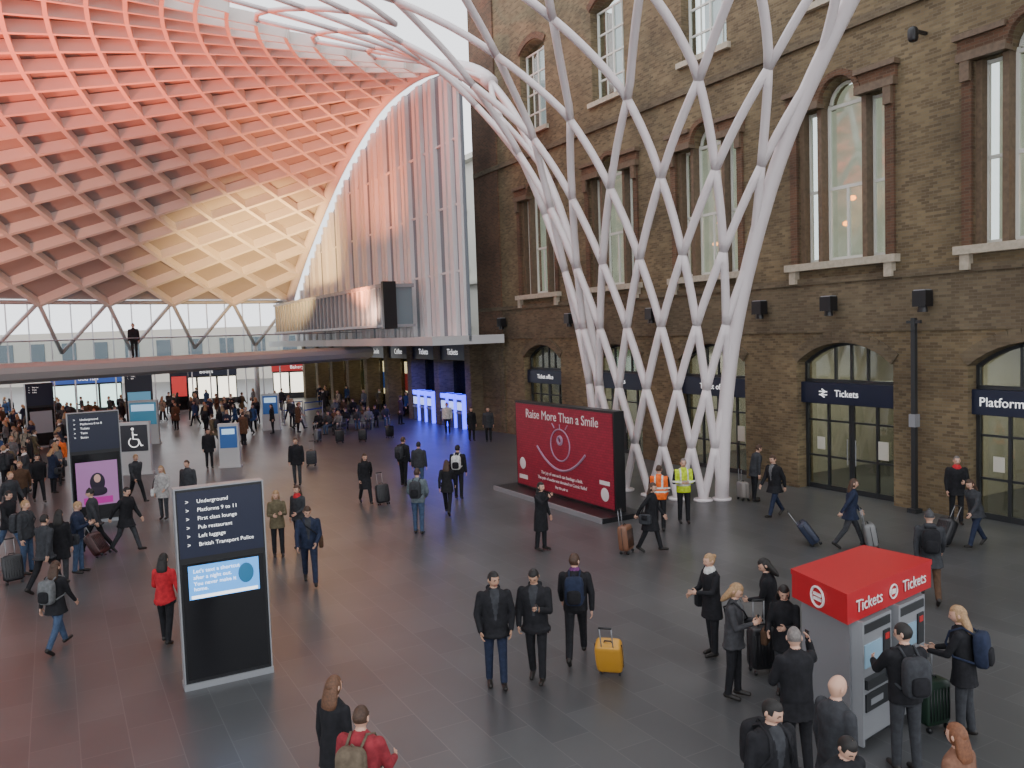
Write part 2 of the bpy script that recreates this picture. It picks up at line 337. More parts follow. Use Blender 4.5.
def finish_people():
    tmp=[]
    for g in FIG:
        me=g['S'].mesh('t',[],False); o=bpy.data.objects.new('t',me); COL.objects.link(o)
        r=o.modifiers.new('r','REMESH'); r.mode='VOXEL'; r.voxel_size=g['vox']; r.use_smooth_shade=True
        s=o.modifiers.new('s','SMOOTH'); s.iterations=3; s.factor=.5
        tmp.append(o)
    dg=bpy.context.evaluated_depsgraph_get()
    for g,o in zip(FIG,tmp):
        me=bpy.data.meshes.new_from_object(o.evaluated_get(dg),depsgraph=dg)
        n=len(me.polygons); c=np.zeros(n*3); me.polygons.foreach_get('center',c); c=c.reshape(-1,3)
        inv=np.array(g['OFF'].inverted()); p=c@inv[:3,:3].T+inv[:3,3]; li=np.array(g['LI']); pu=p@li[:3,:3].T+li[:3,3]
        best=np.full(n,1e9); tag=np.zeros(n,int)
        for q in g['pr']:
            if q[0]=='c':
                a=np.array(q[1]);b=np.array(q[2]); ab=b-a; t=np.clip(((p-a)@ab)/max(1e-9,ab@ab),0,1); d=np.linalg.norm(p-(a+t[:,None]*ab),axis=1)-(q[3]+(q[4]-q[3])*t); tg=q[5]
            else:
                P=pu if q[2] else p; z=[s[0] for s in q[1]]; rx=np.interp(P[:,2],z,[s[1] for s in q[1]]); ry=np.interp(P[:,2],z,[s[2] for s in q[1]]); yo=np.interp(P[:,2],z,[s[3] for s in q[1]])
                d=(np.sqrt((P[:,0]/rx)**2+((P[:,1]-yo)/ry)**2)-1)*np.minimum(rx,ry); out_=np.maximum(z[0]-P[:,2],P[:,2]-z[-1]); d=np.maximum(d,out_); tg=q[3]
            w=d<best; best=np.where(w,d,best); tag=np.where(w,tg,tag)
        xx=np.abs(pu[:,0]); zz=pu[:,2]
        if g['hivis']:
            st=(tag==0)&(((zz>1.02)&(zz<1.07))|((zz>1.12)&(zz<1.17))|((zz>1.17)&(xx>.075)&(xx<.115)))
            tag=np.where(st,5,tag)
            tag=np.where((tag==0)&(xx>.235),1,tag)
        elif g['collar']:
            tag=np.where((tag==0)&(pu[:,1]<-.05)&(zz>1.05)&(xx<.012+(zz-1.05)*.14),5,tag)
        tag=[int(x) for x in tag]; nt_=len(tag)
        nv=len(me.vertices); co=np.zeros(nv*3); me.vertices.foreach_get('co',co)
        B=MB(); B.v=[tuple(x) for x in co.reshape(-1,3)]; B.f=[tuple(pl.vertices) for pl in me.polygons]; B.m=tag
        B.add(g['X'].v,g['X'].f,0); B.m=tag[:nt_]+list(g['X'].m)
        M=Matrix.Translation((g['xy'][0],g['xy'][1],g['z0']))@Matrix.Rotation(rad(g['yaw']),4,'Z')
        ob=B.obj(g['name'],g['mats'],M,smooth=True,fix=False)
        bpy.data.meshes.remove(me)
        g['ob']=ob
        if g['A'].v:
            nm='backpack' if g['bag']=='backpack' else ('shoulder_bag' if g['bag'] else 'mobile_phone')
            g['A'].obj(nm,[cloth(g['bagcol']),cloth(BLK),mat('phone_black',(.01,.01,.012),.15)],None,ob,True)
    for o in tmp:
        d=o.data; bpy.data.objects.remove(o); bpy.data.meshes.remove(d)
V=.0125
# --- centre foreground
person('man_in_black_jacket',G(497,686),8,1.78,BLK,NVY,HBK,'short',pose(lg=((7,3),(-6,4)),aL=(4,14,20,8),aR=(4,14,22,8),head=(25,6)),skin=1,vox=V,hood=True,coat=.82,collar=CHAR)
person('man_reading_phone',G(538,680),-12,1.76,BLK,BLK,HBK,'short',p_phone(aR=(6,12,25,5),lg=((9,4),(-8,8))),skin=1,vox=V,phone='L',hood=True,coat=.84,collar=CHAR)
person('man_with_backpack',G(577,661),172,1.77,BLK,BLK,HBR,'short',p_walk2(aR=(-8,14,8,0),head=(-25,5)),bag='backpack',vox=V,acc=PUR,bagcol=NVY)
# --- left
person('woman_in_red_jacket',G(167,644),176,1.62,RED,BLK,HBK,'long',pose(lg=((8,4),(-8,8)),aL=(10,12,50,20),aR=(2,14,30,0)),female=True,vox=V,coat=.86)
person('woman_with_backpack',G(58,651),170,1.62,BLK,JEAN,HBR,'long',p_walk(),coat=.76,bag='backpack',female=True,vox=V,bagcol=GRY)
person('man_in_navy_jacket',G(311,584),15,1.78,NVY,NVY,HBR,'short',p_walk(aL=(15,8,40,20),head=(10,25)),vox=V,bag='sling',bagcol=BRN,collar=CHAR)
person('woman_in_olive_jacket',G(279,556),20,1.66,OLV,BLK,HBL,'long',pose(aL=(15,8,90,25),aR=(15,8,80,25),head=(0,20)),female=True,coat=.75,vox=V)
person('woman_in_red_scarf',G(301,548),-20,1.64,CHAR,BLK,HBR,'long',pose(aL=(10,8,60,20)),female=True,acc=RED,coat=.8)
person('man_pulling_suitcase',G(127,552),75,1.74,BLK,CHAR,HBK,'short',p_pull(),coat=.70)
person('woman_in_grey_top',G(165,519),0,1.66,(.38,.37,.36),CHAR,HBL,'long',pose(aL=(5,10,60,10)),female=True,bag='shoulder',bagcol=WHT,coat=.70)
person('man_in_dark_jacket',G(191,515),-10,1.74,CHAR,BLK,HBR,'short',pose())
for (u,v,yw,h,tp,st,kw) in ((10,556,80,1.74,BLK,'short',dict(ps=p_walk(),coat=.75)),(28,574,90,1.78,CHAR,'short',dict(ps=pose(),bag='backpack')),(46,592,160,1.74,CHAR,'short',dict(ps=p_walk2(),coat=.8)),
    (63,584,190,1.7,BLK,'long',dict(ps=pose(),female=True,coat=.6)),(79,573,100,1.72,NVY,'short',dict(ps=p_phone(),bag='shoulder')),(24,512,20,1.72,BRN,'short',dict(ps=p_walk())),
    (40,503,40,1.75,BLK,'short',dict(ps=p_walk())),(62,478,10,1.75,(.7,.15,.03),'short',dict(ps=pose())),(12,475,150,1.7,BEI,'long',dict(ps=pose(),female=True,coat=.7)),(98,552,-80,1.7,CHAR,'beanie',dict(ps=p_walk(),coat=.8)),
    (298,485,5,1.76,BLK,'short',dict(ps=pose(),coat=.75)),(137,503,60,1.7,CHAR,'short',dict(ps=p_walk())),(210,468,30,1.7,BLK,'short',dict(ps=pose(),coat=.7)),(12,528,70,1.74,CHAR,'crop',dict(ps=p_walk2()))):
    person('traveller_in_dark_clothes',G(u,v),yw,h,tp,random.choice([BLK,JEAN,CHAR]),random.choice([HBK,HBR,HBL]),st,**kw)
# --- centre mid
person('woman_in_long_coat',G(366,504),25,1.68,BLK,BLK,HBR,'long',p_pull(aR=(5,8,15,0),aL=(-20,14,5,0)),female=True,coat=.55)
person('man_in_grey_jacket',G(419,534),172,1.78,(.13,.16,.18),JEAN,HBR,'short',pose(aL=(8,12,40,20),aR=(8,12,40,20)),bag='backpack',bagcol=CHAR,vox=V)
person('traveller_in_dark_clothes',G(404,486),150,1.76,BLK,BLK,HBR,'short',pose(),bag='backpack')
person('traveller_in_dark_clothes',G(420,491),170,1.7,CHAR,JEAN,HBK,'short',pose())
person('traveller_in_dark_clothes',G(448,515),175,1.66,BLK,BLK,HBR,'long',p_walk(),female=True,coat=.75)
person('traveller_in_dark_clothes',G(459,499),170,1.76,BLK,BLK,HBK,'short',pose(),bag='backpack',bagcol=WHT)
person('traveller_in_dark_clothes',G(448,434),0,1.7,WHT,BLK,HBR,'short',pose(),vox=.02)
person('traveller_in_dark_clothes',G(472,441),20,1.7,BLK,BLK,HBR,'long',pose(),female=True,vox=.02,coat=.6)
person('traveller_in_dark_clothes',G(489,442),0,1.74,CHAR,BLK,HBR,'short',pose(),vox=.02,coat=.7)
person('woman_taking_photo',G(541,550),50,1.68,BLK,BLK,HBK,'long',pose(aR=(60,10,80,10),aL=(5,10,20,0),head=(0,0)),female=True,coat=.50,phone='R',vox=V)
person('woman_pulling_suitcase',G(650,552),60,1.68,BLK,BLK,HBR,'long',p_pull(lg=((18,4),(-14,12))),female=True,coat=.55,vox=V,bag='shoulder')
person('worker_in_orange_vest',G(660,531),165,1.74,(.80,.14,.02),BLK,HBR,'crop',pose(aL=(5,10,30,20),aR=(5,10,30,20)),hivis=True,vox=V,acc=(.65,.65,.6))
person('worker_in_yellow_vest',G(684,523),0,1.78,(.55,.70,.03),BLK,HGR,'crop',pose(aL=(10,14,85,40),aR=(10,14,85,40)),hivis=True,vox=V,acc=(.7,.7,.65))
person('man_with_small_case',G(754,501),100,1.72,CHAR,BLK,HBR,'short',pose(lean=12,head=(0,15)),coat=.8)
person('man_in_dark_jacket',G(776,517),-60,1.76,BLK,NVY,HBR,'short',p_walk(),coat=.72,collar=GRY)
person('woman_with_luggage',G(849,548),80,1.68,NVY,CHAR,HBR,'long',p_pull(),female=True,coat=.75,vox=V)
person('man_with_red_scarf',G(956,524),-15,1.78,BLK,BLK,HGR,'crop',pose(aL=(12,10,80,30),aR=(3,10,20,0)),acc=RED,coat=.75)
person('woman_leaning_forward',G(977,547),-70,1.66,CHAR,NVY,HBR,'long',p_pull(lean=16,aL=(40,8,20,0),aR=(-10,8,15,0)),female=True,coat=.8)
person('man_in_hooded_coat',G(930,602),160,1.76,CHAR,BRN,(.05,.05,.055),'beanie',p_walk(),bag='backpack',bagcol=BLK,coat=.7,hood=True,vox=V)
# --- right group
person('woman_with_scarf',G(714,655),-70,1.68,BLK,BLK,HBL,'bun',pose(aL=(25,8,70,30),aR=(20,8,60,20)),female=True,acc=WHT,bag='shoulder',bagcol=BLK,vox=V,coat=.65)
person('woman_texting',G(733,697),60,1.68,(.05,.05,.055),BLK,HBL,'long',p_phone(),female=True,phone='L',bag='sling',bagcol=BLK,vox=V,coat=.8,collar=GRY)
person('woman_with_dark_hair',G(774,662),-120,1.66,BLK,BLK,HBK,'long',pose(lean=8,head=(20,25),aL=(20,8,60,20)),female=True,vox=V,coat=.75)
person('woman_with_handbag',G(786,694),-30,1.62,BLK,CHAR,HBK,'long',pose(aL=(30,8,70,30),aR=(20,10,60,10),head=(20,25)),female=True,vox=V,coat=.7,bag='shoulder',bagcol=BRN)
person('man_on_phone',GH(797,632,1.78),-165,1.80,BLK,BLK,HGR,'crop',pose(aL=(20,10,60,30),aR=(60,35,135,20),head=(-30,10)),vox=V,coat=.72,phone='R')
person('man_using_ticket_machine',GH(906,628,1.76),-175,1.78,BLK,CHAR,HBK,'short',pose(aL=(40,10,50,20),aR=(10,10,40,20),head=(40,15)),vox=V,bag='backpack',bagcol=CHAR)
person('woman_with_blonde_hair',G(966,738),-130,1.70,BLK,CHAR,HBL,'long',pose(lean=5,aL=(30,8,60,20),aR=(25,10,60,20),head=(10,10)),female=True,vox=V,bag='backpack',bagcol=NVY,coat=.72)
person('man_wearing_glasses',GH(768,700,1.76),20,1.78,BLK,BLK,HBK,'short',pose(head=(20,20)),vox=V,coat=.75,bag='backpack',bagcol=BLK,collar=CHAR)
person('man_with_shaved_head',GH(832,680,1.76),110,1.78,CHAR,BLK,HGR,'bald',pose(head=(0,15)),vox=V,coat=.75)
person('man_beside_bags',GH(834,735,1.55),20,1.62,BLK,BLK,HBK,'short',pose(lean=12,head=(0,25)),vox=V,coat=.75)
person('woman_with_fair_hair',GH(962,735,1.55),-150,1.62,(.20,.10,.065),BLK,HAU,'long',pose(head=(0,5)),vox=V,female=True,coat=.75)
person('woman_with_brown_hair',GH(330,681,1.66),150,1.68,BLK,BLK,(.12,.055,.028),'long',pose(),vox=V,female=True,coat=.72)
person('man_in_red_shirt',GH(358,712,1.70),165,1.72,(.26,.03,.04),CHAR,HBR,'crop',pose(aR=(20,12,60,10)),vox=V,bag='backpack',bagcol=(.13,.10,.07))
person('man_on_bridge',(-19.2,42.2),10,1.75,BLK,BLK,HBR,'short',pose(),vox=.02,z0=4.75)
# --- far crowd templates
crowd=[]
for k in range(10):
    fm=k%2==0
    crowd.append(person('commuter',(0,0),0,1.66+.1*random.random(),[BLK,CHAR,NVY,BEI,GRY,OLV,BLK,CHAR,BLU,BRN][k],random.choice([BLK,JEAN,CHAR]),random.choice([HBK,HBR,HBL]),'long' if fm else 'short',
       [p_walk(),pose(),p_phone(),p_walk2(),pose(aL=(10,10,60,20))][k%5],female=fm,vox=.026,coat=random.choice([None,.6,.75]),bag=random.choice([None,'backpack','shoulder']),acc=random.choice([None,None,RED,WHT])))
seat=[]
for k in range(4): seat.append(person('seated_traveller',(0,0),0,1.72,[BLK,CHAR,GRY,BRN][k],[BLK,JEAN,CHAR,BLK][k],[HBR,HBK,HBL,HBR][k],['short','long','long','short'][k],p_sit(),female=k%2==1,vox=.024))
finish_people()
def clone(o,xy,yaw,z=0):
    n=bpy.data.objects.new(o.name.split('.')[0],o.data); COL.objects.link(n); n.matrix_world=Matrix.Translation((xy[0],xy[1],z))@Matrix.Rotation(rad(yaw),4,'Z')
    for c in o.children:
        k=bpy.data.objects.new(c.name.split('.')[0],c.data); COL.objects.link(k); k.parent=n
spots=[G(231,467),G(138,474),G(146,444),G(272,430),G(30,449),G(57,446),G(128,430),G(155,428),G(172,412),G(190,411)]
for u in (265,285,305):
    for q in (0,9,18): spots+= [G(u+q,425-q/6),G(u+q,416-q/9)]
cnt=0
def place_crowd(n,f):
    global cnt
    t=0; k=0
    while k<n and t<2000:
        t+=1; p=f()
        if all((p[0]-q[0])**2+(p[1]-q[1])**2>1.2 for q in spots):
            spots.append(p); o=crowd[cnt%10]['ob']
            if cnt<10: o.matrix_world=Matrix.Translation((p[0],p[1],0))@Matrix.Rotation(rad(random.uniform(0,360)),4,'Z')
            else: clone(o,p,random.uniform(0,360))
            cnt+=1; k+=1
def reg(u0,u1,v0,v1): return lambda: G(random.uniform(u0,u1),random.uniform(v0,v1))
place_crowd(36,reg(160,300,409,434)); place_crowd(46,reg(0,130,418,454)); place_crowd(16,reg(0,66,450,495)); place_crowd(9,reg(200,262,432,447)); place_crowd(9,reg(310,385,405,414)); place_crowd(5,reg(395,440,412,425))
def bench(xy,yaw,n=3):
    g=group('waiting_bench',Matrix.Translation((*xy,0))@Matrix.Rotation(rad(yaw),4,'Z')); B=MB(); w=n*.65
    B.box(-w/2,w/2,-.25,.25,.36,.40); B.box(-w/2,w/2,.24,.30,.40,.85)
    for x in (-w/2+.1,w/2-.1): B.box(x-.03,x+.03,-.2,-.14,0,.4); B.box(x-.03,x+.03,.16,.22,0,.4)
    for i in range(n+1): B.box(-w/2+i*.65-.02,-w/2+i*.65+.02,-.22,.22,.62,.66)
    B.obj('bench_frame',[mat('bench_metal',(.15,.15,.16),.3,.6)],None,g)
sc=0
for (u,v,yw,n) in ((330,434,-20,3),(352,430,10,4),(375,427,20,3),(345,418,-10,3)):
    xy=G(u,v); bench(xy,yw,n)
    for i in range(n):
        x=(i-(n-1)/2)*.65; a=rad(yw); p=(xy[0]+x*cos(a),xy[1]+x*sin(a)); o=seat[sc%4]['ob']
        if sc<4: o.matrix_world=Matrix.Translation((p[0],p[1],0))@Matrix.Rotation(a,4,'Z')
        else: clone(o,p,yw)
        sc+=1
# ================================================================ luggage
def suitcase(xy,yaw,col,tilt=0,h=.62,w=.42,name='rolling_suitcase'):
    M=Matrix.Translation((*xy,0))@Matrix.Rotation(rad(yaw),4,'Z')
    g=group(name,M); T=Matrix.Translation((0,0,.04))@Matrix.Rotation(rad(-tilt),4,'X'); B=MB()
    B.sell((0,0,.04+h/2),(w/2,.13,h/2),.3,0)
    for i in range(-3,4): B.box(i*w/8-.006,i*w/8+.006,-.137,-.125,.12,h-.06,1)
    B.box(-w/2-.004,w/2+.004,-.006,.006,.08,h,1)
    for x in (-.09,.09): B.tube((x,.09,h),(x,.09,h+.42),.010,.010,6,2)
    B.tube((-.10,.09,h+.42),(.10,.09,h+.42),.016,.016,8,1); B.path([(-.06,0,h+.03),(-.05,0,h+.07),(.05,0,h+.07),(.06,0,h+.03)],.012,6,1)
    for x in (-w/2+.06,w/2-.06):
        for y in (-.09,.09): B.tube((x-.015,y,.0),(x+.015,y,.0),.038,.038,10,1)
    B.obj('case_shell',[mat('suitcase_shell',col,.4),BLACK,GREY],T,g,True)
suitcase(G(611,672),165,(.55,.27,.03),25,.55); suitcase(G(627,553),60,(.20,.09,.05),5,.6); suitcase(G(384,505),30,BLK,15,.6)
suitcase(G(816,545),80,NVY,35,.6); suitcase(G(743,500),100,(.25,.22,.2),0,.5); suitcase(G(104,556),75,(.06,.02,.02),35,.6); suitcase(G(939,546),-70,BLK,30,.62)
suitcase(G(15,584),40,BLK,15,.6); suitcase(G(762,672),10,BLK,0,.65); suitcase(G(932,728),20,(.008,.025,.014),0,.6); suitcase(G(872,549),80,(.2,.2,.2),10,.55); suitcase(G(312,466),0,CHAR,0,.6)
for u,v in ((318,442),(363,442),(390,438),(340,443)): suitcase(G(u,v),random.uniform(0,90),random.choice([BLK,NVY,RED,GRY]),0,.6)

# ================================================================ FLOOR
B=MB(); B.box(-140,45,-12,190,-.3,0); B.obj('floor',[floormat()])
# ================================================================ BRICK FACADE
CEN=[-6.1,-.3,5.4,11.2,17.0,23.1]; ZT=24; S0,S1=-9.2,29.6
AS,AT=4.1,4.72
def arc(c,w,z0,z1,n=12,rev=False):
    h=z1-z0; R=(w*w+h*h)/(2*h); a=math.asin(min(1,w/R)); pts=[(c+R*sin(-a+2*a*i/n),z1-R+R*cos(-a+2*a*i/n)) for i in range(n+1)]
    return pts[::-1] if rev else pts
lower=MB(); upper=MB(); 
edges=[S0]+[x for c in CEN for x in (c-1.75,c+1.75)]+[S1]
for i in range(0,len(edges),2):
    lower.prism([(edges[i],0),(edges[i+1],0),(edges[i+1],6.6),(edges[i],6.6)],-.7,0)
for c in CEN: lower.prism([(c-1.75,6.6)]+[(c-1.75,AS)]+arc(c,1.75,AS,AT)[1:-1]+[(c+1.75,AS),(c+1.75,6.6)],-.7,0)
edges=[S0]+[x for c in CEN for x in (c-1.6,c+1.6)]+[S1]
for i in range(0,len(edges),2):
    upper.prism([(edges[i],6.6),(edges[i+1],6.6),(edges[i+1],14.2),(edges[i],14.2)],-.7,0)
for c in CEN:
    upper.prism([(c-1.6,6.6),(c+1.6,6.6),(c+1.6,7.2),(c-1.6,7.2)],-.7,0)
    upper.prism([(c-1.6,14.2),(c-1.6,11.9),(c-.7,11.9)]+arc(c,.7,11.95,12.6)+[(c+.7,11.9),(c+1.6,11.9),(c+1.6,14.2)],-.7,0)
edges=[S0]+[x for c in CEN for x in (c-1.15,c+1.15)]+[S1]
for i in range(0,len(edges),2):
    upper.prism([(edges[i],14.2),(edges[i+1],14.2),(edges[i+1],ZT),(edges[i],ZT)],-.7,0)
for c in CEN:
    upper.prism([(c-1.15,14.2),(c+1.15,14.2),(c+1.15,15.1),(c-1.15,15.1)],-.7,0)
    upper.prism([(c-1.15,ZT),(c-1.15,18.9)]+arc(c,1.15,18.9,19.3)[1:-1]+[(c+1.15,18.9),(c+1.15,ZT)],-.7,0)
g=group('wall_right',MW)
lower.obj('ground_storey',[BRICK],None,g); upper.obj('upper_storeys',[BRICK],None,g)
B=MB()
B.box(S0,S1,-.02,.10,6.55,6.75,0); B.box(S0,S1,-.02,.05,5.05,5.2,0); B.box(S0,S1,-.02,.12,13.9,14.15,0)
B.obj('string_course',[BRICKD],None,g)
B=MB(); B.box(S0,S1,.0,.04,5.2,6.55,0)
B.obj('rusticated_band',[BRICKD],None,g)
B=MB(); B.box(26.9,S1+.05,-.6,.10,0,4.9,1); B.box(26.9,S1+.05,-.6,.08,5.2,ZT,0)
for k in range(12):
    B.box(27.2,S1+.12,.02,.16,.3+k*.4,.62+k*.4,1)
B.obj('end_bay',[BRICKR,BRICKD],None,g)
B=MB(); B.box(S1-.7,S1,-12,-.7,0,ZT); B.obj('return_wall',[BRICKR],None,g)
BL=mat('blind_lit',(.50,.52,.43),.8,es=.34,noise=.3,nscale=1.2,ec=(.85,.9,.72)); ORL=mat('pendant_lamp',(1,.25,.05),.5,es=7,ec=(1,.3,.05))
wn=0
for ci,c in enumerate(CEN):
    wn+=1; g=group('window_%d'%wn,MW); B=MB()
    for sx in (-1,1):
        a,b=sorted((c+sx*1.6,c+sx*1.86)); B.box(a,b,-.05,.09,7.2,11.9,0)
        a,b=sorted((c+sx*.72,c+sx*.88)); B.box(a,b,-.45,-.05,7.2,11.9,2)
        a,b=sorted((c+sx*1.44,c+sx*1.6)); B.box(a,b,-.45,-.10,7.2,11.9,2)
        a,b=sorted((c+sx*.66,c+sx*1.95)); B.box(a,b,-.1,.22,11.9,12.12,2); B.box(a,b,-.05,.14,12.12,12.45,0); a,b=sorted((c+sx*.66,c+sx*2.02)); B.box(a,b,-.05,.26,12.45,12.6,2)
        a,b=sorted((c+sx*1.6,c+sx*1.85)); B.box(a,b,.0,.20,6.6,7.0,1); B.box(a,b,.0,.2,11.4,11.9,2)
        for x in (.88,1.38): a,b=sorted((c+sx*x,c+sx*(x+.06))); B.box(a,b,-.42,-.34,7.3,11.9,3)
        for z in (7.25,9.4,11.80): a,b=sorted((c+sx*.88,c+sx*1.44)); B.box(a,b,-.42,-.34,z,z+.09,3)
    B.box(c-2.0,c+2.0,-.3,.26,7.0,7.22,1)
    for x in (-.72,.64,-.03): B.box(c+x,c+x+.08,-.42,-.34,7.3,12.0 if x!=-.03 else 9.4,3)
    for z in (7.25,9.4,11.85): B.box(c-.7,c+.7,-.42,-.33,z,z+.10,3)
    A=arc(c,.75,12.0,12.72,10); A2=arc(c,.62,12.0,12.55,10)
    for i in range(10):
        B.beam((A[i][0],.06,A[i][1]+.04),(A[i+1][0],.06,A[i+1][1]+.04),.22,.18,(0,0,1),0)
        B.beam((A2[i][0],-.39,A2[i][1]),(A2[i+1][0],-.39,A2[i+1][1]),.09,.08,(0,0,1),3)
    B.box(c-1.6,c+1.6,-.405,-.395,7.2,11.9,4); B.prism([(c-.7,11.9)]+arc(c,.7,11.95,12.6)+[(c+.7,11.9)],-.405,-.395,4)
    B.box(c-1.6,c+1.6,-1.2,-1.15,7.0,12.7,5)
    B.obj('casement',[BRICKR,CREAM,BROWN,SASH,GLASS,BL],None,g)
    if ci in (1,2,3):
        B=MB()
        for x,z in ((-.3,9.0),(.2,9.15),(.45,8.4)): B.sell((c+x,-.8,z),(.10,.10,.08),1,0,None,10,6)
        B.obj('pendant_lamps',[ORL],None,g,True)
    wn+=1; g=group('window_%d'%wn,MW); B=MB()
    for x in (-1.13,-.04,1.05): B.box(c+x,c+x+.08,-.42,-.34,15.1,18.9,0)
    for x in (-.6,.5): B.box(c+x,c+x+.04,-.42,-.36,15.1,18.9,0)
    for z in (15.1,16.0,16.95,17.9,18.85): B.box(c-1.13,c+1.13,-.42,-.35,z,z+.07,0)
    B.box(c-1.15,c+1.15,-.405,-.395,15.1,19.2,1); B.box(c-1.35,c+1.35,-.2,.16,14.9,15.1,2); B.box(c-1.15,c+1.15,-1.2,-1.15,15,19.3,3)
    A=arc(c,1.25,18.95,19.4,10)
    for i in range(10): B.beam((A[i][0],.03,A[i][1]+.1),(A[i+1][0],.03,A[i+1][1]+.1),.1,.3,(0,0,1),4)
    B.obj('sash_window',[SASH,GLASS,CREAM,mat('pane_sky_glow',(.28,.31,.33),.8,es=.4,ec=(.85,.92,1)),BRICKR],None,g)  # sheet behind the panes glows bluish to imitate the sky's reflection
    g=group('door_%d'%(ci+1),MW); B=MB()
    A=arc(c,1.83,AS,AT+.05,12)
    for i in range(12): B.beam((A[i][0],.01,A[i][1]+.14),(A[i+1][0],.01,A[i+1][1]+.14),.10,.36,(0,0,1),3)
    B.prism([(c-1.75,3.52)]+arc(c,1.75,AS,AT)+[(c+1.75,3.52)],-.46,-.44,1)
    for x in (-.62,-.03,.56): B.box(c+x,c+x+.06,-.5,-.4,3.5,4.64,0)
    B.box(c-1.75,c+1.75,-.5,-.38,3.46,3.56,0)
    A=arc(c,1.71,AS-.03,AT-.04,12)
    for i in range(12): B.beam((A[i][0],-.45,A[i][1]),(A[i+1][0],-.45,A[i+1][1]),.10,.10,(0,0,1),0)
    B.box(c-1.75,c+1.75,-.5,-.18,2.80,3.46,2)
    for x in (-1.75,-.93,-.07,.03,.85,1.67): B.box(c+x,c+x+.08,-.5,-.42,0,3.0,0)
    B.box(c-1.75,c-1.66,-.5,-.38,0,AS,0); B.box(c+1.66,c+1.75,-.5,-.38,0,AS,0)
    for z in (0,1.05,2.2,2.76): B.box(c-1.7,c+1.7,-.49,-.43,z,z+(.16 if z==0 else .06),0)
    B.box(c-1.66,c+1.66,-.465,-.455,.1,2.85,4)
    for x in (-.16,.14): B.tube((c+x,-.38,.9),(c+x,-.38,1.7),.018,.018,6,5)
    B.obj('door_leaves',[DKGREY,GLASSD,NAVY,BRICKD,GLASSD,GREY],None,g)
    t={5.4:'Tickets',-.3:'Platforms 0-8',11.2:'Ticket office',17.0:'Tickets',23.1:'Ticket office'}.get(c,'Tickets')
    if c==-.3: text(t,.34,wtext(c+1.55,-.17,3.13),WTXT,g,align='LEFT')
    else: text(t,.30,wtext(c,-.17,3.13),WTXT,g)
    if c==5.4:
        B=MB(); B.beam((c+1.02,-.17,3.18),(c+.72,-.17,3.18),.02,.03,(0,0,1)); B.beam((c+1.02,-.17,3.08),(c+.72,-.17,3.08),.02,.03,(0,0,1)); B.beam((c+.95,-.17,3.08),(c+.80,-.17,3.18),.02,.03,(0,0,1)); B.beam((c+.80,-.17,3.18),(c+.92,-.17,3.26),.02,.03,(0,0,1)); B.beam((c+.95,-.17,3.08),(c+.82,-.17,3.0),.02,.03,(0,0,1)); B.obj('rail_symbol',[WTXT],None,g)
    if ci in (2,3,4,1):
        B=MB(); B.box(c-1.3,c-.95,-.40,-.39,1.2,1.75); B.box(c+1.0,c+1.3,-.40,-.39,1.3,1.7); B.obj('door_notices',[mat('paper',(.6,.58,.5),.8)],None,g)
B=MB(); B.box(S0,S1-.8,-7.2,-7.0,0,5,0); B.box(S0,S1-.8,-7,-.7,4.9,5.0,1); B.box(S0-.1,S0,-7,-.7,0,5,0); B.box(S1-.9,S1-.8,-7,-.7,0,5,0)
for c in CEN: 
    B.box(c-2.5,c-2.3,-7,-.7,0,4.9,0); B.box(c-1.6,c+1.6,-6.2,-5.6,0,1.1,2); B.box(c-1.2,c+1.2,-6.95,-6.9,2.0,2.8,3)
    for x in (-1.2,0,1.2): B.box(c+x-.3,c+x+.3,-5.0,-3.6,4.82,4.88,4)
B.obj('ticket_hall_interior',[mat('hall_wall',(.50,.46,.38),.8),mat('hall_ceiling',(.6,.6,.55),.8),mat('counter',(.2,.13,.08),.5),mat('hall_sign',(.1,.12,.3),.5,es=.5),mat('ceiling_lamp',(1,.9,.7),.5,es=3)],MW)
for c in CEN[1:]:
    l=bpy.data.lights.new('hall_light','AREA'); l.energy=330; l.size=2; l.color=(1,.90,.70); o=bpy.data.objects.new('hall_light',l); COL.objects.link(o); o.matrix_world=MW@Matrix.Translation((c,-3.0,4.7))
def flood(s,z):
    g=group('wall_floodlight',MW@Matrix.Translation((s,0,z))); B=MB(); B.box(-.05,.05,0,.25,-.05,.05); B.box(-.2,.2,.18,.5,-.05,.38); B.box(-.17,.17,.2,.48,.38,.41,1); B.tube((0,.34,-.05),(0,.34,-.2),.12,.14,10); B.obj('lamp_body',[BLACK,GREY],None,g)
for s in (2.5,5.6,8.4,-2.6,14.1,20,26.5): flood(s,5.75)
g=group('loudspeaker',MW@Matrix.Translation((2.6,0,13.0))); B=MB(); B.box(-.04,.04,0,.5,-.04,.04); B.sell((0,.55,-.1),(.12,.12,.2),.6,0); B.obj('speaker_body',[BLACK],None,g)
g=group('service_column',MW@Matrix.Translation((2.75,.35,0))); B=MB(); B.box(-.06,.06,-.06,.06,0,5.4); B.box(-.14,.14,-.14,.14,0,.12); B.box(-.10,.10,-.10,.10,2.4,2.75,1); B.box(-.2,.2,-.05,.05,5.25,5.33); B.obj('column_shaft',[DKGREY,GREY],None,g)
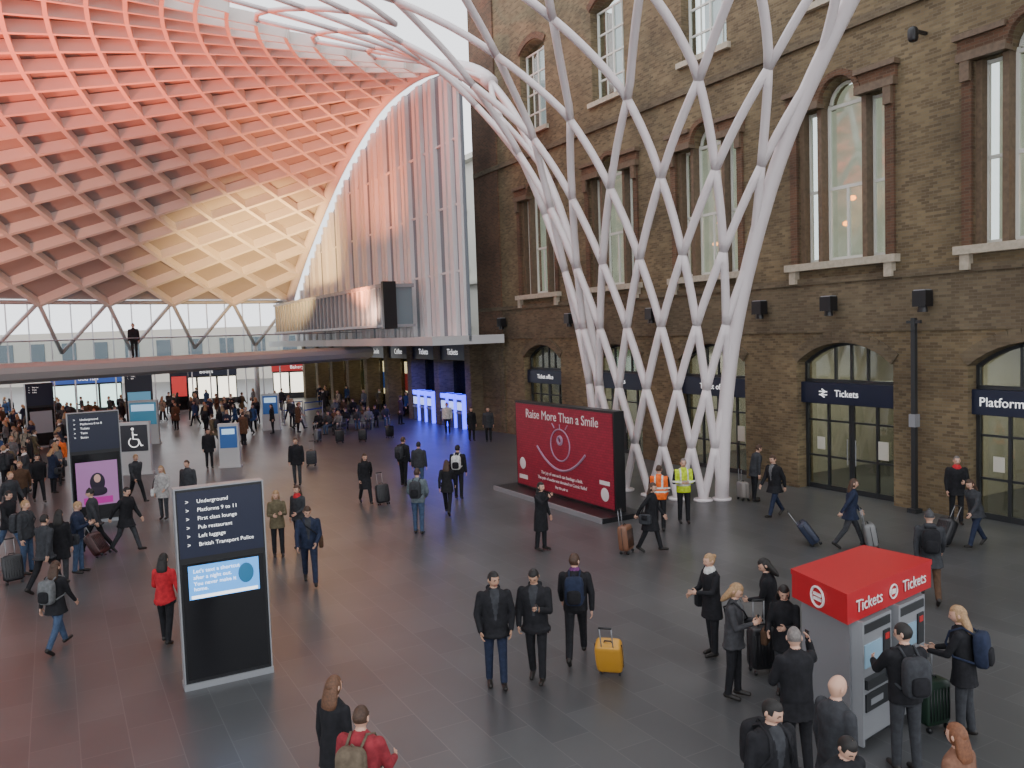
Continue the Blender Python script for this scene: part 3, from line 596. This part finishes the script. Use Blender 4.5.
# ================================================================ ROOF
SC,NC=10.35,3.2
prof=[(3.05,0),(3.25,2.6),(3.75,5.2),(4.7,8.0),(5.95,10.6),(7.9,13.3),(10,15.6),(12.5,17.4),(17,18.9),(22,19.3),(27,18.7),(34,16.5),(41.3,13),(45.5,10.6),(48.2,8.6),(51,5.0)]
dense=[]
for i in range(len(prof)-1):
    p0=Vector(prof[max(0,i-1)]);p1=Vector(prof[i]);p2=Vector(prof[i+1]);p3=Vector(prof[min(len(prof)-1,i+2)])
    for k in range(12):
        t=k/12; dense.append(.5*((2*p1)+(p2-p0)*t+(2*p0-5*p1+4*p2-p3)*t*t+(3*p1-p0-3*p2+p3)*t**3))
dense.append(Vector(prof[-1]))
al=[0]
for i in range(1,len(dense)): al.append(al[-1]+(dense[i]-dense[i-1]).length)
dr=[p.x for p in dense]; dz=[p.y for p in dense]
def al_of_r(r): return float(np.interp(r,dr,al))
def kk(r): return .46+.54*min(1,max(0,(r-7)/9))
def SP(a,th,off=0):
    r=float(np.interp(a,al,dr)); z=float(np.interp(a,al,dz))
    if off:
        r2=float(np.interp(a+.2,al,dr)); z2=float(np.interp(a+.2,al,dz)); d=Vector((r2-r,z2-z)).normalized(); r+=-d.y*off; z+=d.x*off
    return Vector((SC+r*cos(th),NC+r*kk(r)*sin(th),z))
WY=lambda p:(MW@p).y
def zone(N,rows):
    E=[];
    for k in range(len(rows)-1):
        a0,a1=rows[k],rows[k+1]
        if k%2==0:
            for i in range(N+1):
                t0=i*pi/N
                for j in (i-1,i):
                    if 0<=j<N: E.append((a0,t0,a1,(j+.5)*pi/N))
        else:
            for i in range(N):
                t0=(i+.5)*pi/N
                for j in (i,i+1): E.append((a0,t0,a1,j*pi/N))
    return E
def rowsp(a0,a1,n,q):
    w=[q**i for i in range(n)]; s=sum(w); o=[a0]
    for x in w: o.append(o[-1]+(a1-a0)*x/s)
    return o
g=group('roof_funnel',MW)
NF=8
aA=al_of_r(11.0); aB=al_of_r(17); aC=al_of_r(48.2); aD=al[-1]
B=MB()
for a0,t0,a1,t1 in zone(NF,rowsp(0,aA,8,1.10)):
    pts=[SP(a0+(a1-a0)*k/6,t0+(t1-t0)*k/6) for k in range(7)]; B.path(pts,.122,10)
for th in (0,pi):
    B.path([SP(aA*k/30,th) for k in range(31)],.18 if th==0 else .22,12)
for t in range(NF+1):
    p=SP(0,t*pi/NF); B.tube((p.x,p.y,0),(p.x,p.y,.06),.3,.3,12)
B.obj('steel_trunk',[WHITE],None,g,True)
B=MB()
for a0,t0,a1,t1 in zone(NF*2,rowsp(aA,aB,4,1.0)):
    p,q=SP(a0,t0),SP(a1,t1)
    if WY(p)>-2: B.path([p,SP((a0+a1)/2,(t0+t1)/2),q],.105,7)
B.obj('steel_branches',[WHITE],None,g,True)
g=group('roof_dome',MW)
B=MB()
ND=32; rowsC=rowsp(aB,aC,26,1.035)
for a0,t0,a1,t1 in zone(ND,rowsC):
    p,q=SP(a0,t0),SP(a1,t1)
    if WY(p)>-4:
        nrm=(SP(a0,t0,1)-SP(a0,t0)); r=float(np.interp(a0,al,dr)); w=.09+.004*r; h=.42+.006*r
        B.beam(p,q,w,h,nrm)
B.obj('diagrid_ribs',[DOMEW],None,g)
B=MB()
ND2=32
for i in range(ND2):
    tm=(i+.5)*pi/ND2; b=SP(aD,tm)
    if WY(b)<-4: continue
    for j in (i,i+1): B.path([SP(aC,j*pi/ND2),b],.15,8)
    if i%2==0: B.tube(b,(b.x,b.y,0),.2,.22,10)
B.path([SP(aC,pi*k/72) for k in range(60)],.14,8)
B.obj('rim_struts',[mat('strut_grey',(.50,.52,.54),.5)],None,g,True)
B=MB()
B.path([SP(aA+(aD-aA)*k/60,0) for k in range(61)],.34,12)
B.path([SP(aA+(aD-aA)*k/60,pi) for k in range(20)],.3,12)
B.obj('edge_arch',[WHITE],None,g,True)
B=MB(); nT=96
rs=rowsp(al_of_r(19),aC,24,1.02)
for k in range(24):
    for i in range(nT):
        q=[SP(rs[k],i*pi/nT,.35),SP(rs[k],(i+1)*pi/nT,.35),SP(rs[k+1],(i+1)*pi/nT,.35),SP(rs[k+1],i*pi/nT,.35)]
        if WY(q[0])>3: B.add(q,[(0,1,2,3)])
B.obj('roof_panels',[PANEL],None,g,False,False)
# ================================================================ SCREEN WALL in arch
g=group('wall_far',MW)
def archz(s): return float(np.interp(s-SC,dr,dz))
FIN=mat('white_fin',(.84,.82,.82),.5); BACK=mat('dark_backing',(.16,.18,.21),.5,es=.05,ec=(.85,.93,1))  # backing's faint emission stands in for daylight coming through from behind
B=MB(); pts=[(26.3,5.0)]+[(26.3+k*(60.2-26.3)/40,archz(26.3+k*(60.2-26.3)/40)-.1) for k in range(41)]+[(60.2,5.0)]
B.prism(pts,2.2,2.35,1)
s=26.4
k=0
while s<59.8:
    zt=archz(s)-.2
    if zt>5.3: B.box(s,s+.42,2.35,2.50+.10*(k%2),5.3,zt,0)
    s+=(.85,.85,1.2,.85)[k%4]; k+=1
for z in (8.6,12,15.3):
    s_end=max(q[0] for q in pts if q[1]>z); B.box(26.4,s_end,2.35,2.45,z,z+.10,0)
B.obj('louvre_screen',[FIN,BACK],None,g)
B=MB()
B.box(26.3,62,.3,4.4,4.85,5.3,0); B.box(31.5,57,3.1,5.0,5.9,6.05,1); B.box(31.5,57,3.1,5.0,8.1,8.3,1); B.box(31.6,57,3.2,4.9,6.05,8.1,2)
s=31.6
while s<57: B.box(s,s+.08,4.88,5.02,5.9,8.3,1); s+=.85
B.box(31.2,31.5,4.3,5.05,5.8,8.4,3)
B.obj('glazed_gallery',[mat('slab_white',(.65,.65,.65),.6),GREY,mat('gallery_glass',(.18,.23,.26),.15),BLACK],None,g)
B=MB(); B.box(29.6,64,-.5,-.3,0,4.85,0)
s=29.6
while s<64: B.box(s-.35,s+.35,-.3,.9,0,4.85,1); s+=4.3
B.box(29.6,64,-.3,.75,3.9,4.85,2)
s=30.1
while s<62: B.box(s,s+3.4,-.1,-.05,.15,3.8,3); s+=4.3
B.obj('shopfronts',[DKGREY,BRICKD,NAVY,GLASSD],None,g)
WARM=mat('shop_glow',(.9,.65,.35),.6,es=4.0); s=38.7; B=MB(); k=0
while s<62:
    B.box(s,s+3.2,-.28,-.24,1.2,3.6,0)
    for j in range(4): B.box(s+.2+j*.8,s+.7+j*.8,-.24,-.2,1.3+.3*(j%2),2.2+.2*j,1+(k+j)%3)
    s+=4.3; k+=1
B.obj('shop_window_light',[WARM,mat('display_red',(.5,.05,.04),.5,es=.8),mat('display_blue',(.05,.15,.5),.5,es=.8),mat('display_green',(.05,.35,.15),.5,es=.8)],None,g)
BLUE=mat('blue_screen',(.02,.03,.8),.4,es=4.5,ec=(.04,.05,1.0)); PALE=mat('pale_screen',(.4,.5,.9),.4,es=1.5)
def machine(s,n):
    g=group('blue_ticket_machine',MW@Matrix.Translation((s,n,0))); B=MB(); B.box(-.4,.4,-.3,.2,0,1.95,0); B.box(-.33,.33,.2,.22,1.05,1.5,3); B.box(-.38,.38,.2,.23,1.65,1.92,1); B.box(-.3,.3,.2,.3,.85,.95,2); B.box(-.42,-.38,-.3,.25,0,1.95,1); B.obj('machine_body',[mat('machine_navy',(.02,.025,.16),.4),BLUE,GREY,PALE],None,g)
for s in (30.7,31.8,32.9,35.0,36.1,37.2): machine(s,.75)
for s,t in ((31.8,'Tickets'),(36.1,'Tickets'),(40.4,'Coffee'),(44.7,'Books')): text(t,.5,wtext(s,.77,4.35),WTXT,g)
for s in (31.8,36.1):
    l=bpy.data.lights.new('blue_recess_light','AREA'); l.energy=160; l.size=1.5; l.color=(.08,.10,1); o=bpy.data.objects.new('blue_recess_light',l); COL.objects.link(o); o.matrix_world=MW@Matrix.Translation((s,1.6,3.8))
B=MB(); B.box(29.7,70,-8.2,-8,0,19)
for k in range(9):
    for z in (6,10.5,15):
        B.box(31+k*4,32.6+k*4,-8,-7.9,z,z+2.6,1); B.box(30.8+k*4,32.8+k*4,-8,-7.8,z-.2,z,0)
B.box(29.7,70,-8,-7.6,9.2,9.5); B.box(29.7,70,-8,-7.4,18.6,19)
B.obj('courtyard_facade',[mat('cream_render',(.68,.66,.58),.8),mat('dim_glass',(.15,.18,.2),.1)],None,g)
# ================================================================ BRIDGE
g=group('footbridge'); pth=[(-40,18),(-32,26.5),(-25.5,34),(-20.5,40.5),(-16.5,46.8),(-13.2,53),(-11.0,57.6)]
fine=[]
for i in range(len(pth)-1):
    p0=Vector(pth[max(0,i-1)]);p1=Vector(pth[i]);p2=Vector(pth[i+1]);p3=Vector(pth[min(len(pth)-1,i+2)])
    for k in range(5):
        t=k/5; fine.append(.5*((2*p1)+(p2-p0)*t+(2*p0-5*p1+4*p2-p3)*t*t+(3*p1-p0-3*p2+p3)*t**3))
fine.append(Vector(pth[-1]))
sec=[(-1.5,4.75),(-1.72,4.6),(-1.75,4.35),(-1.6,4.05),(-1.2,3.88),(1.2,3.88),(1.6,4.05),(1.75,4.35),(1.72,4.6),(1.5,4.75)]
rings=[];nl=[]
for k,p in enumerate(fine):
    d=(fine[min(k+1,len(fine)-1)]-fine[max(k-1,0)]).normalized(); n=Vector((d.y,-d.x)); nl.append(n)
    rings.append([(p.x+n.x*o,p.y+n.y*o,z) for o,z in sec])
B=MB(); B.loft(rings); B.obj('deck',[mat('bridge_grey',(.36,.34,.33),.5)],None,g)
B=MB()
for sd in (-1,1):
    B.path([(p.x+n.x*1.5*sd,p.y+n.y*1.5*sd,5.75) for p,n in zip(fine,nl)],.022,6,0)
    for k in range(len(fine)-1):
        a=fine[k]+nl[k]*1.5*sd; b=fine[k+1]+nl[k+1]*1.5*sd
        B.add([(a.x,a.y,4.75),(b.x,b.y,4.75),(b.x,b.y,5.74),(a.x,a.y,5.74)],[(0,1,2,3)],1)
B.obj('balustrade',[GREY,GLASSB],None,g,False,False)
# ================================================================ perimeter shops / far concourse
def kiosk(xy,yaw,w,h,fas,win,name='shop_kiosk',lab=None):
    g=group(name,Matrix.Translation((*xy,0))@Matrix.Rotation(rad(yaw),4,'Z')); B=MB()
    B.box(-w/2,w/2,0,3,0,h,0); B.box(-w/2-.05,w/2+.05,-.2,0,h-.7,h,1)
    n=max(2,int(w/1.4))
    for i in range(n): B.box(-w/2+.1+i*w/n,-w/2+w/n-.08+i*w/n,-.03,0,.5,h-.85,2)
    B.box(-w/2,w/2,-.35,0,0,.5,0)
    B.obj('kiosk_body',[DKGREY,fas,win],None,g)
    if lab: text(lab,.45,ftext(0,-.22,h-.35),WTXT,g)
lit=mat('kiosk_window_glow',(.9,.85,.7),.5,es=2.6); litc=mat('kiosk_window_cool',(.6,.85,.8),.5,es=2.0)
cols=[mat('fascia_blue',(.03,.08,.3),.5,es=.6),mat('fascia_red',(.4,.03,.03),.5,es=.5),mat('fascia_green',(.02,.25,.12),.5,es=.8),mat('fascia_white',(.7,.7,.7),.5,es=.6),NAVY]
for (x,y,yw,w,c,wi,lb) in ((-34,66,25,5,0,litc,'Food hall'),(-27,73,18,5,4,lit,'Books'),(-20,77,10,4.5,1,lit,'Bakery'),(-43,58,38,5,2,litc,None),(-49,48,48,5,4,lit,None)):
    kiosk((x,y),yw,w,3.2,cols[c],wi,lab=lb)
B=MB()
for i in range(0,110):
    th=i*pi/110*1.0; p=Vector((SC+53*cos(th),NC+53*sin(th),0)); 
    if WY(p)<5: continue
    B.box(p.x-.05,p.x+.05,p.y-.05,p.y+.05,0,9)
for z in (3.2,6,9):
    pts=[Vector((SC+53*cos(i*pi/110),NC+53*sin(i*pi/110),z)) for i in range(85)]; B.path(pts,.07,6)
B.obj('window_perimeter',[mat('mullion_grey',(.6,.62,.64),.5)],MW)
g=group('hotel_building'); B=MB()
B.box(-75,-10,118,120,0,7.5,0)
for k in range(14): B.box(-73+k*4.5,-71+k*4.5,117.9,118,3.5,6,1)
B.obj('facade',[mat('pale_brick',(.65,.60,.52),.9),mat('dim_glass',(.15,.18,.2),.1)],None,g)
# ================================================================ TOTEMS
def totem(pa,pb,h,lines,screen=None,name='information_totem',arrows=True):
    a=Vector(pa);b=Vector(pb); w=(b-a).length; yw=math.atan2((b-a).y,(b-a).x); c=(a+b)/2
    g=group(name,Matrix.Translation((c.x,c.y,0))@Matrix.Rotation(yw,4,'Z')); B=MB()
    B.box(-w/2,w/2,0,.22,.10,h,0); B.box(-w/2-.03,w/2+.03,-.03,.25,0,.10,1); B.box(-w/2-.02,-w/2,-.01,.23,.1,h,1); B.box(w/2,w/2+.02,-.01,.23,.1,h,1); B.box(-w/2-.02,w/2+.02,-.01,.23,h,h+.02,1)
    B.box(-w/2+.02,w/2-.02,-.012,0,h*.66,h-.04,2); B.box(-w/2+.04,w/2-.04,-.02,0,.16,h*.63,3)
    if screen: B.box(-w/2+.12,w/2-.12,-.026,-.018,screen[0],screen[1],4)
    B.obj('panel',[BLACK,GREY,NAVY,mat('screen_black',(.008,.008,.01),.12),screen[2] if screen else BLACK],None,g)
    z=h-.20; k=w/1.29
    for l in lines:
        text(l,.085*k,ftext(-w/2+.30*k,-.016,z),WTXT,g,align='LEFT',ext=.002); text('>' if arrows else '-',.09*k,ftext(-w/2+.16*k,-.016,z),WTXT,g,ext=.002); z-=.135
    return g,w
CY=mat('advert_cyan',(.10,.35,.75),.3,es=.9,ec=(.08,.38,1.0))
g,w=totem(G(187,691),G(272,672),3.15,['Underground','Platforms 9 to 11','First class lounge','Pub restaurant','Left luggage','British Transport Police'],(1.42,1.95,CY))
DT=mat('ad_lettering',(.9,.95,1),.6,es=1.5)
text("Let's text a shortcut",.085,ftext(-.46,-.03,1.86),DT,g,align='LEFT',ext=.001); text("after a night out.",.085,ftext(-.46,-.03,1.76),DT,g,align='LEFT',ext=.001); text("You never make it\nhome.",.085,ftext(-.46,-.03,1.62),DT,g,align='LEFT',ext=.001)
B=MB(); B.sell((.33,-.028,1.72),(.12,.004,.16),1,0); B.box(-.5,.5,-.030,-.026,1.43,1.48,1); B.obj('advert_graphic',[mat('ink_cyan_dark',(.02,.15,.3),.5,es=.3),DT],None,g)
PK=mat('advert_pink',(.30,.14,.30),.3,es=.5)
g,w=totem(G(75,526),G(125,519),3.4,['Underground','Platforms 0 to 8','Toilets','Taxis','Buses'],(.55,1.9,PK))
B=MB(); B.sell((0,-.03,1.25),(.21,.01,.30),1,0); B.sell((.0,-.032,1.36),(.11,.012,.15),1,1); B.sell((.0,-.031,.98),(.26,.012,.14),.8,0); B.box(-.4,.4,-.031,-.027,.6,.8,2); B.obj('portrait',[mat('ink_dark',(.02,.01,.03),.5),mat('ink_skin',(.5,.3,.25),.5,es=.3),mat('ink_magenta',(.4,.02,.25),.5,es=.4)],None,g)
totem(G(30,449),G(57,446),3.5,['Way out','Trains','Tubes'],(.8,2.0,mat('advert_dark',(.2,.2,.22),.4,es=.2)))
totem(G(128,430),G(155,428),3.6,['Trains','Exit'],(.8,2.4,mat('advert_blue',(.1,.3,.45),.4,es=.6)))
totem(G(172,412),G(190,411),3.6,['Exit'],(1.2,2.8,mat('advert_red',(.6,.05,.05),.4,es=.6)))
def pod(xy,w,h,fc,name,ic=None):
    g=group(name,Matrix.Translation((*xy,0))@Matrix.Rotation(rad(8),4,'Z')); B=MB()
    B.box(-w/2,w/2,-.15,.15,0,h,0); B.box(-w/2+.07,w/2-.07,-.17,-.15,h*.45,h-.12,1); B.box(-w/2-.05,w/2+.05,-.2,.2,0,.08,0)
    if not ic: B.box(-w/2+.16,w/2-.16,-.18,-.165,h*.76,h-.22,2)
    B.obj('pod_body',[mat('pod_white',(.50,.50,.50),.5),fc,mat('pod_light',(.4,.6,.8),.5,es=.8)],None,g)
    if ic:   # wheelchair pictogram
        B=MB(); z=h*.45+.15; B.path([(-.02+.2*cos(a*pi/12),-.18,z+.22+.2*sin(a*pi/12)) for a in range(8,27)],.022,6); B.sell((-.05,-.18,z+.78),(.06,.02,.06),1,0)
        B.path([(-.05,-.18,z+.68),(-.04,-.18,z+.36),(.16,-.18,z+.34),(.27,-.18,z+.06),(.34,-.18,z+.09)],.028,6); B.path([(-.05,-.18,z+.55),(.13,-.18,z+.53)],.022,6); B.obj('wheelchair_symbol',[WTXT],None,g)
pod(G(231,467),.85,1.9,mat('pod_blue',(.02,.08,.25),.4,es=.4),'help_point')
pod(G(138,474),1.2,2.2,mat('pod_dark',(.02,.02,.03),.4),'accessibility_sign','i')
pod(G(146,444),1.5,2.4,mat('pod_teal',(.04,.18,.28),.4,es=.5),'information_pod')
pod(G(272,430),1.0,2.2,mat('pod_blue',(.02,.08,.25),.4,es=.4),'help_point')
# ================================================================ RED HOARDING
g=group('charity_hoarding',MW); s0,s1=7.25,12.95; cs=(s0+s1)/2
B=MB(); B.box(s0,s1,6.9,7.25,.14,3.05,0); B.box(s0+.07,s1-.07,7.25,7.27,.22,2.98,1); B.box(s0-.35,s1+.35,6.5,8.0,0,.14,0); B.box(s0-.35,s1+.35,7.97,8.02,0,.15,2)
def redm():
    M=mat('hoarding_red',(.50,.018,.05),.5); nt=M.node_tree; b=nt.nodes['Principled BSDF']; N=nt.nodes.new; L=nt.links.new
    tc=N('ShaderNodeTexCoord'); sp=N('ShaderNodeSeparateXYZ'); cb=N('ShaderNodeCombineXYZ'); br=N('ShaderNodeTexBrick'); br.inputs['Scale'].default_value=1; br.inputs['Brick Width'].default_value=.16; br.inputs['Row Height'].default_value=.08; br.inputs['Mortar Size'].default_value=.006
    br.inputs['Color1'].default_value=(.38,.016,.045,1); br.inputs['Color2'].default_value=(.30,.012,.036,1); br.inputs['Mortar'].default_value=(.20,.01,.025,1)
    L(tc.outputs['Object'],sp.inputs[0]); L(sp.outputs[0],cb.inputs[0]); L(sp.outputs[2],cb.inputs[1]); L(cb.outputs[0],br.inputs['Vector']); L(br.outputs['Color'],b.inputs['Base Color']); return M
B.obj('panel',[BLACK,redm(),GREY],None,g)
PW=mat('print_white',(.8,.75,.75),.5); PG=mat('print_grey',(.40,.25,.36),.5)
text('Raise More Than a Smile',.42,wtext(cs,7.275,2.66),PW,g)
text('The joy of one sock can bandage a limb.',.15,wtext(cs,7.275,.80),PW,g); text('The pair of socks was donated to Comic Relief',.15,wtext(cs,7.275,.62),PW,g); text('Buy this pair at',.12,wtext(cs,7.275,.42),PW,g)
B=MB()
B.path([(cs+.0+.55*cos(2*pi*k/32),7.275,1.80+.5*sin(2*pi*k/32)) for k in range(33)],.025,6); B.path([(cs+.12*cos(2*pi*k/20),7.275,1.95+.12*sin(2*pi*k/20)) for k in range(21)],.05,6)
B.path([(cs+x/10,7.275,1.00+.55*(x/13)**2) for x in range(-14,15)],.04,6)
for x in (-.35,0,.35): B.path([(cs+x*.9,7.275,2.32),(cs+x*1.3,7.275,2.46)],.02,5)
B.obj('smile_drawing',[PG],None,g)
B=MB(); B.sell((s1-.45,7.275,.95),(.2,.012,.2),1,0); B.sell((s0+.5,7.275,.6),(.2,.012,.2),1,0); B.box(s1-.75,s1-.2,7.27,7.28,.42,.56,0); B.box(s0+.25,s0+.75,7.27,7.28,.88,1.0,0); B.obj('sponsor_logos',[PW],None,g)
# ================================================================ TICKET KIOSK
g=group('ticket_machine_kiosk')
def poly(B,P,z0,z1,mi=0):
    n=len(P); B.add([(x,y,z0) for x,y in P]+[(x,y,z1) for x,y in P],[tuple(range(n))[::-1],tuple(range(n,2*n))]+[(i,(i+1)%n,n+(i+1)%n,n+i) for i in range(n)],mi)
KP=[Vector(q) for q in ((4.02,9.93),(5.72,11.25),(5.15,12.1),(3.72,11.05))]; KC=sum(KP,Vector((0,0)))/4
ins=lambda f:[KC+(p-KC)*f for p in KP]
B=MB(); poly(B,ins(1.0),1.66,2.03,1); poly(B,ins(1.015),1.98,2.05,1); poly(B,ins(.86),0.06,1.66,0); poly(B,ins(.90),0,.08,2)
B.obj('kiosk_body',[mat('kiosk_grey',(.24,.245,.26),.4,.1),mat('kiosk_red',(.46,.014,.022),.35),DKGREY],None,g)
fd=(KP[1]-KP[0]).normalized(); fn=Vector((fd.y,-fd.x)); K0=ins(.86)
KM=Matrix(((fd.x,-fn.x,0,K0[0].x),(fd.y,-fn.y,0,K0[0].y),(0,0,1,0),(0,0,0,1)))
B=MB()
for x in (.08,.98):
    B.box(x,x+.76,-.10,.02,.1,1.62,0); B.box(x-.04,x,-.15,.02,.06,1.66,0); B.box(x+.03,x+.72,-.18,-.05,.78,.9,1); B.box(x+.08,x+.5,-.115,-.09,1.02,1.32,2); B.box(x+.54,x+.70,-.12,-.09,.98,1.4,1); B.box(x+.57,x+.67,-.125,-.11,1.28,1.36,3); B.box(x+.1,x+.64,-.12,-.09,.45,.68,1); B.box(x+.05,x+.71,-.115,-.09,1.47,1.58,1); B.box(x+.2,x+.5,-.125,-.11,.52,.6,4)
B.obj('machine_fronts',[mat('machine_grey',(.34,.35,.37),.35,.3),DKGREY,mat('machine_screen',(.20,.32,.42),.2,es=.35),mat('machine_red',(.5,.03,.03),.4),GREY],KM,g)
K1=KP[0]; KM1=Matrix(((fd.x,-fn.x,0,K1.x),(fd.y,-fn.y,0,K1.y),(0,0,1,0),(0,0,0,1)))
text('Tickets',.22,KM1@ftext(.50,-.014,1.84),PW,g); text('Tickets',.22,KM1@ftext(1.66,-.014,1.84),PW,g)
B=MB(); 
for cx in (1.10,): B.path([(cx+.09*cos(2*pi*k/20),-.014,1.84+.09*sin(2*pi*k/20)) for k in range(21)],.012,6); B.box(cx-.05,cx+.05,-.02,-.005,1.81,1.87)
B.obj('ticket_icon',[PW],KM1,g)
sd=(KP[0]-KP[3]).normalized(); sn=Vector((sd.y,-sd.x)); L3=(KP[0]-KP[3]).length
KM2=Matrix(((sd.x,-sn.x,0,KP[3].x),(sd.y,-sn.y,0,KP[3].y),(0,0,1,0),(0,0,0,1)))
B=MB(); B.path([(L3*.5+.13*cos(2*pi*k/24),-.014,1.84+.13*sin(2*pi*k/24)) for k in range(25)],.016,6); B.box(L3*.5-.08,L3*.5+.08,-.02,-.005,1.79,1.83); B.box(L3*.5-.08,L3*.5+.08,-.02,-.005,1.85,1.89)
B.obj('round_logo',[PW],KM2,g)
def barrier(a,b):
    g=group('queue_barrier'); B=MB()
    for p in (a,b): B.tube((p[0],p[1],0),(p[0],p[1],1.0),.035,.03,8,0); B.tube((p[0],p[1],0),(p[0],p[1],.04),.17,.17,12,0)
    B.beam((a[0],a[1],.93),(b[0],b[1],.93),.01,.07,(0,0,1),1); B.obj('posts_and_belt',[GREY,mat('belt_blue',(.02,.05,.3),.6)],None,g)
for u in (265,285,305): barrier(G(u,425),G(u+18,422)); barrier(G(u,416),G(u+18,414))

# ================================================================ LIGHT
W=bpy.data.worlds.new('sky'); scene.world=W; W.use_nodes=True; bg=W.node_tree.nodes['Background']; bg.inputs[0].default_value=(.92,.95,1.0,1); bg.inputs[1].default_value=2.3
def light(kind,name,loc,aim,e,c,size=1,ang=120):
    l=bpy.data.lights.new(name,kind); l.energy=e; l.color=c
    if kind=='AREA': l.size=size
    if kind=='SPOT': l.spot_size=rad(ang); l.spot_blend=1; l.shadow_soft_size=size
    o=bpy.data.objects.new(name,l); COL.objects.link(o); o.location=loc; o.rotation_euler=(Vector(aim)-Vector(loc)).to_track_quat('-Z','Y').to_euler(); return o
light('SPOT','red_uplighter',(-27,30,6),(-23,33,18),19000,(1,.12,.05),.4,120)
light('SPOT','red_uplighter',(-20,41,6),(-14,38,19),13000,(1,.17,.07),.4,110)
light('SPOT','rose_uplighter',(-30,36,6),(-32,46,14),9000,(1,.30,.16),.4,115)
light('SPOT','amber_uplighter',(-15,54,6.8),(-18,62,13),15000,(1,.60,.22),.4,95)
light('SPOT','orange_uplighter',(-9,47,6.5),(-10,53,18),11000,(1,.25,.09),.4,90)
light('SPOT','screen_uplighter',(-8.0,46,6.6),(-6.5,52,9),900,(1,.50,.32),.3,130)
